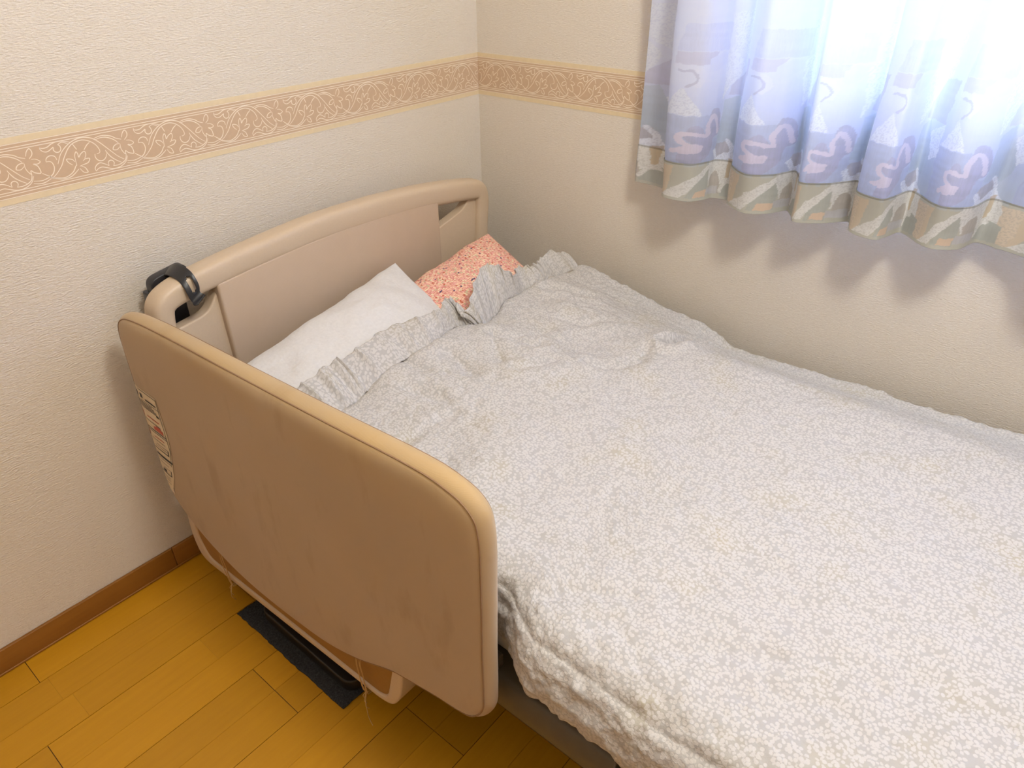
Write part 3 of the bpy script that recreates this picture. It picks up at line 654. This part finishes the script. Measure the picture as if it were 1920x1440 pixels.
# ------------------------------------------------------------------ pillows
def pillow(name, TL, TR, BR, BL, T, mat, n=140, pinch=.05, wr=.004, uvs=1.0, e=.5):
    s = np.sin(np.linspace(-np.pi / 2, np.pi / 2, n)); S, Tt = np.meshgrid(s, s, indexing='ij')
    a = ((1 - S) / 2)[..., None]; b_ = ((1 - Tt) / 2)[..., None]
    TL, TR, BR, BL = map(np.array, (TL, TR, BR, BL))
    px = S * (1 - pinch * (1 - Tt ** 2)); py = Tt * (1 - pinch * (1 - S ** 2))
    a = ((1 - px) / 2)[..., None]; b_ = ((1 - py) / 2)[..., None]
    base = (TL * a + TR * (1 - a)) * (1 - b_) + (BL * a + BR * (1 - a)) * b_
    th = T * (np.clip(1 - S ** 2, 0, 1) * np.clip(1 - Tt ** 2, 0, 1)) ** e
    wn = wr * fbm(base[..., 0] * 14 + 3, base[..., 1] * 14, 3) * np.clip(1 - S ** 8, 0, 1)
    up_ = base.copy(); up_[..., 2] += th + wn; dn = base.copy(); dn[..., 2] -= th * .9
    edge = wr * .6 * fbm(base[..., 0] * 30, base[..., 1] * 30, 2)
    uv = np.stack([base[..., 0], base[..., 1]], -1)
    m1 = grid('a', up_, uv); m2 = grid('b', dn[::-1], uv[::-1])
    bm = bmesh.new(); bm.from_mesh(m1); bm.from_mesh(m2); bmesh.ops.remove_doubles(bm, verts=bm.verts, dist=1e-5)
    me = bpy.data.meshes.new(name); bm.to_mesh(me); bm.free(); bpy.data.meshes.remove(m1); bpy.data.meshes.remove(m2)
    return smooth(link(name, me, mat))
def white_cloth():
    m, nt, b = new('white_pillow_cloth'); v = coords(nt)
    n1 = noise_(nt, v, 150, 2); vo = nd(nt, 'ShaderNodeTexVoronoi'); vo.inputs['Scale'].default_value = 170; nt.links.new(v, vo.inputs['Vector'])
    nt.links.new(ramp(nt, n1, [(.3, (.68, .66, .65)), (.7, (.73, .71, .70))]), b.inputs['Base Color'])
    b.inputs['Roughness'].default_value = .85; bump(nt, b, vo.outputs[0], .35, .0012); return m
def pink_cloth():
    m, nt, b = new('pink_dotted_cloth'); v = coords(nt, 'UV')
    vo = nd(nt, 'ShaderNodeTexVoronoi', voronoi_dimensions='2D'); vo.inputs['Scale'].default_value = 215; vo.inputs['Randomness'].default_value = .5; nt.links.new(v, vo.inputs['Vector'])
    sp_ = nd(nt, 'ShaderNodeSeparateColor'); nt.links.new(vo.outputs['Color'], sp_.inputs[0])
    pal = ramp(nt, sp_.outputs[0], [(0, lin((240, 190, 166))), (.25, lin((246, 208, 182))), (.42, lin((232, 172, 156))), (.55, lin((240, 220, 188))), (.66, lin((236, 176, 166))), (.80, lin((220, 146, 134))), (.89, lin((206, 196, 160))), (.955, lin((200, 96, 60))), (.978, lin((72, 62, 104)))], 'CONSTANT')
    d = ramp(nt, vo.outputs['Distance'], [(.0, (1, 1, 1)), (.50, (1, 1, 1)), (.58, (0, 0, 0))])
    c = mixc(nt, d, lin((212, 136, 122)), pal)
    nt.links.new(c, b.inputs['Base Color']); b.inputs['Roughness'].default_value = .8; bump(nt, b, vo.outputs['Distance'], .3, .0008); return m
o = pillow('pillow', (-.60, -.20, .535), (-.185, -.185, .600), (-.235, -.455, .510), (-.62, -.46, .500), .046, pink_cloth(), pinch=.03, e=.42)
tag(o, 'pink pillow with small multicoloured dots in the corner of the bed by the headboard', 'pillow')
o = pillow('pillow', (-1.025, -.215, .548), (-.483, -.148, .605), (-.508, -.46, .512), (-1.02, -.475, .495), .046, white_cloth(), pinch=.045, wr=.005, e=.6)
tag(o, 'white pillow lying against the headboard, left of the pink dotted one', 'pillow')
# ------------------------------------------------------------------ duvet
def flower_cloth():
    m, nt, b = new('duvet_print'); uv = coords(nt, 'UV')
    nz = nd(nt, 'ShaderNodeTexNoise'); nz.inputs['Scale'].default_value = 60; nt.links.new(uv, nz.inputs['Vector'])
    # small clustered petals: five-petal flowers plus loose buds
    def flowers(scale, off, n, core, gap):
        mp = nd(nt, 'ShaderNodeMapping'); mp.inputs['Location'].default_value = off; nt.links.new(uv, mp.inputs[0])
        vo = nd(nt, 'ShaderNodeTexVoronoi', voronoi_dimensions='2D'); vo.inputs['Scale'].default_value = scale; vo.inputs['Randomness'].default_value = .8
        nt.links.new(mp.outputs[0], vo.inputs['Vector'])
        sub_ = nd(nt, 'ShaderNodeVectorMath', operation='SUBTRACT'); 
        scl = nd(nt, 'ShaderNodeVectorMath', operation='SCALE'); scl.inputs['Scale'].default_value = 1.0; nt.links.new(mp.outputs[0], scl.inputs[0])
        nt.links.new(scl.outputs[0], sub_.inputs[0]); nt.links.new(vo.outputs['Position'], sub_.inputs[1])
        sx = nd(nt, 'ShaderNodeSeparateXYZ'); nt.links.new(sub_.outputs[0], sx.inputs[0])
        ang = math_(nt, 'ARCTAN2', sx.outputs[1], sx.outputs[0])
        sc2 = nd(nt, 'ShaderNodeSeparateColor'); nt.links.new(vo.outputs['Color'], sc2.inputs[0])
        ph = math_(nt, 'MULTIPLY_ADD', sc2.outputs[0], 6.28, math_(nt, 'MULTIPLY', ang, n))
        pet = math_(nt, 'MULTIPLY_ADD', math_(nt, 'COSINE', ph), .5, .5)
        pet = math_(nt, 'POWER', pet, .45)
        rad = math_(nt, 'MULTIPLY', pet, core)
        d = vo.outputs['Distance']
        a = math_(nt, 'SUBTRACT', rad, d); a = math_(nt, 'MULTIPLY', a, 9.0)
        inner = math_(nt, 'MULTIPLY', math_(nt, 'SUBTRACT', d, gap), 12.0)
        r = nd(nt, 'ShaderNodeClamp'); nt.links.new(math_(nt, 'MINIMUM', a, inner), r.inputs[0]); return r.outputs[0]
    def dots(scale, off, rad, keep_):
        mp = nd(nt, 'ShaderNodeMapping'); mp.inputs['Location'].default_value = off; nt.links.new(uv, mp.inputs[0])
        vo = nd(nt, 'ShaderNodeTexVoronoi', voronoi_dimensions='2D'); vo.inputs['Scale'].default_value = scale; vo.inputs['Randomness'].default_value = .75
        nt.links.new(mp.outputs[0], vo.inputs['Vector'])
        sc2 = nd(nt, 'ShaderNodeSeparateColor'); nt.links.new(vo.outputs['Color'], sc2.inputs[0])
        r = math_(nt, 'MULTIPLY_ADD', sc2.outputs[1], .12, rad - .06)
        a = nd(nt, 'ShaderNodeClamp'); nt.links.new(math_(nt, 'MULTIPLY', math_(nt, 'SUBTRACT', r, vo.outputs['Distance']), 9.0), a.inputs[0])
        return math_(nt, 'MULTIPLY', a.outputs[0], math_(nt, 'LESS_THAN', sc2.outputs[0], keep_))
    f1 = flowers(70, (0, 0, 0), 5.0, .52, .12)
    f = math_(nt, 'MAXIMUM', math_(nt, 'MULTIPLY', dots(158, (.37, .19, 0), .44, .82), .9), math_(nt, 'MULTIPLY', f1, .85))
    tint = noise_(nt, uv, 9, 3)
    grd = ramp(nt, tint, [(.3, lin((184, 180, 178))), (.55, lin((182, 178, 174))), (.72, lin((186, 178, 162)))])
    c = mixc(nt, f, grd, lin((206, 201, 197)))
    nt.links.new(c, b.inputs['Base Color']); b.inputs['Roughness'].default_value = .85; b.inputs['Specular IOR Level'].default_value = .2
    h = math_(nt, 'MULTIPLY_ADD', noise_(nt, uv, 95, 3, .6), 1.0, math_(nt, 'MULTIPLY', f, .18))
    bump(nt, b, h, .5, .003); return m
M_duvet = flower_cloth()
YF = -2.35
hx = [-1.06, -.957, -.885, -.825, -.734, -.681, -.60, -.554, -.516, -.464, -.394, -.326, -.264, -.221, -.154, -.10]
hy = [-.475, -.449, -.452, -.445, -.438, -.446, -.425, -.432, -.458, -.438, -.416, -.419, -.426, -.419, -.425, -.42]
def zr(y): return np.interp(-y, [.36, .42, .53, .62, .70, .78, .83, .87, 1.03, 1.25, 1.45, 2.4], [.560, .552, .530, .512, .500, .490, .472, .456, .458, .464, .472, .475])
CREASE = [([(-.391,-.590),(-.375,-.627),(-.333,-.655)], .005), ([(-.53,-.552),(-.488,-.580),(-.437,-.585)], .006), ([(-.500,-.741),(-.470,-.785),(-.421,-.805),(-.37,-.795)], .006),
          ([(-.33,-.815),(-.30,-.828),(-.251,-.836),(-.19,-.86)], .016), ([(-.62,-.65),(-.547,-.682)], .005), ([(-.573,-.547),(-.615,-.598)], .006), ([(-.741,-.46),(-.739,-.50)], .006),
          ([(-.80,-.52),(-.78,-.60)], .005), ([(-.55,-.52),(-.52,-.62)], .009), ([(-.66,-.50),(-.68,-.58)], .005), ([(-1.04,-1.02),(-1.0,-1.05),(-.96,-1.12)], .003), ([(-1.04,-1.17),(-1.0,-1.2),(-.93,-1.3)], .003), ([(-.30,-.47),(-.24,-.56)], .006), ([(-.95,-.62),(-.80,-.64)], .003)]
def duvet_h(x, y):
    """height of the duvet's upper side"""
    h = .545 + .018 * sstep(-.75, -.45, y) * sstep(-1.0, -.6, x)
    h = h + .006 * fbm(x * 3.1, y * 3.1, 2) + .0045 * fbm(x * 9, y * 9, 2) * (1 + 1.3 * sstep(-1.0, -.5, y))
    r = sstep(-.34, -.10, x); h = h * (1 - r) + (zr(y) + .004 * fbm(x * 9, y * 11, 2)) * r
    dn = 0 * h; up_ = 0 * h
    for pts, d in CREASE:
        q = polydist(x, y, pts); dn = np.maximum(dn, d * np.exp(-(q / .011) ** 2)); up_ = np.maximum(up_, d * .7 * np.exp(-((q - .028) / .018) ** 2))
    return h - dn + up_
NX, NY = 520, 820
yv = np.linspace(0, 1, NY) 
Pd = np.zeros((NX, NY, 3))
# cross profile parameter: left overhang | top | right overhang
u = np.linspace(0, 1, NX)
for j in range(NY):
    pass
U, V = np.meshgrid(u, yv, indexing='ij')
xtop = np.interp(u, [0, .10, .90, 1], [-1.03, -1.03, -.10, -.10])
yh = np.interp(xtop, hx, hy)[:, None]
Y = yh + (YF - yh) * V
lft = -1.035 - .045 * sstep(-.96, -1.06, Y)                 # it swells outward once it clears the rail
X = np.where(U < .10, 0, 0) + lft + (-.10 - lft) * np.clip((U - .10) / .80, 0, 1)
Zt = duvet_h(X, Y)
# round the left shoulder
w_ = np.clip((U - .10) / .80, 0, 1) * (-.10 - lft); rl_ = .055
sh_ = np.clip(1 - w_ / rl_, 0, 1); Zt = Zt - .03 * (1 - np.sqrt(np.clip(1 - sh_ ** 2, 0, 1)))
tl = np.clip((.10 - U) / .10, 0, 1); ang = tl * math.radians(215)
drop = .052
hang = sstep(-.94, -1.02, Y)
X = X - (.022 * np.sin(np.minimum(ang, np.pi)) - .03 * np.clip(tl - .8, 0, 1) * 5)* (U < .10) * (.4 + .6 * hang)
Zt = Zt - (1 - np.cos(ang)) * drop * (U < .10) 
tr_ = np.clip((U - .90) / .10, 0, 1); ar = tr_ * np.pi * .55
X = X + .04 * np.sin(ar) * (U > .90); Zt = Zt - (1 - np.cos(ar)) * .075 * (U > .90)
# head end rolls down onto the pillows
hd = np.clip(1 - V * 2.0 / .03, 0, 1); Zt = Zt - .022 * (1 - np.sqrt(np.clip(1 - hd ** 2, 0, 1)))
# foot end falls away
ft_ = sstep(-2.05, -2.35, Y); Zt = Zt - .12 * ft_
Pd[..., 0] = X; Pd[..., 1] = Y; Pd[..., 2] = Zt
Ua = np.concatenate([np.zeros((1, NY)), np.cumsum(np.linalg.norm(np.diff(Pd, axis=0), axis=2), axis=0)]); Ua = Ua - Ua[260][None]
Nd = normals(Pd); Nd *= np.sign(Nd[..., 2:3].mean())
edge_k = 1 + .9 * sstep(.2, .02, U) + .8 * sstep(.85, .95, U)
puck = (.0016 * fbm(Ua * 55, Y * 55, 2) + .0008 * vnoise(Ua * 120, Y * 120)) * edge_k
Pd = Pd + Nd * puck[..., None]
du = empty('duvet', (-.58, -1.3, .55)); tag(du, 'white and grey floral print duvet with a ruffled top edge, spread over the bed', 'duvet')
o = link('cover', grid('cover', Pd, np.stack([Ua, Y], -1)), M_duvet); world_parent(o, du)
# ruffle: seam points and outer edge, gathered into pleats
SEAM = [(-1.03,-.470),(-.957,-.449),(-.885,-.452),(-.825,-.445),(-.734,-.438),(-.681,-.446),(-.600,-.425),(-.560,-.428),(-.548,-.436),(-.530,-.450),(-.512,-.456),(-.464,-.438),(-.394,-.416),(-.358,-.420),(-.326,-.419),(-.264,-.426),(-.221,-.419),(-.154,-.425),(-.115,-.42)]
OUT = [(-1.03,-.405,.568),(-.977,-.394,.575),(-.886,-.387,.590),(-.828,-.389,.595),(-.741,-.380,.602),(-.660,-.387,.600),(-.604,-.412,.610),(-.573,-.403,.620),(-.558,-.412,.612),(-.562,-.448,.592),(-.511,-.431,.625),(-.432,-.384,.640),(-.393,-.400,.636),(-.368,-.422,.612),(-.312,-.395,.604),(-.273,-.410,.598),(-.232,-.396,.602),(-.171,-.385,.598),(-.12,-.385,.575)]
NR = 900; S2 = catmull(np.array(SEAM), NR); O2 = catmull(np.array(OUT), NR)
Sz = duvet_h(S2[:, 0], S2[:, 1]) - .006
S3 = np.stack([S2[:, 0], S2[:, 1] - .012, Sz], 1); nr = 26
tt = np.linspace(0, 1, nr)[None, :, None]
R = S3[:, None] * (1 - tt) + O2[:, None] * tt
q = np.linspace(0, 1, NR)
ph = 2 * np.pi * (q * 30 + .8 * vnoise(q * 9, q * 0)); pl_ = np.sin(ph) + .45 * np.sin(ph * 2.3 + 1)
ampl = (.0045 + .0025 * vnoise(q * 20, q * 0 + 3))
R[..., 2] += (pl_ * ampl)[:, None] * np.sin(np.linspace(.5, 2.4, nr))[None] * 1.0 + .006 * np.sin(np.linspace(0, np.pi, nr))[None]
R[..., 0] += (np.cos(ph) * .004)[:, None] * np.linspace(.3, 1, nr)[None]
R[..., 1] += (.004 * vnoise(q * 30, q * 0 + 8))[:, None] * np.linspace(0, 1, nr)[None]
Ru = np.stack([np.broadcast_to((q * 1.35)[:, None], R.shape[:2]), np.broadcast_to((np.linspace(0, .06, nr) + 3)[None], R.shape[:2])], -1)
o = link('ruffle', grid('ruffle', R, Ru), M_duvet); s_ = o.modifiers.new('Solidify', 'SOLIDIFY'); s_.thickness = .0012; world_parent(o, du); o['label'] = 'gathered ruffle along the top edge'
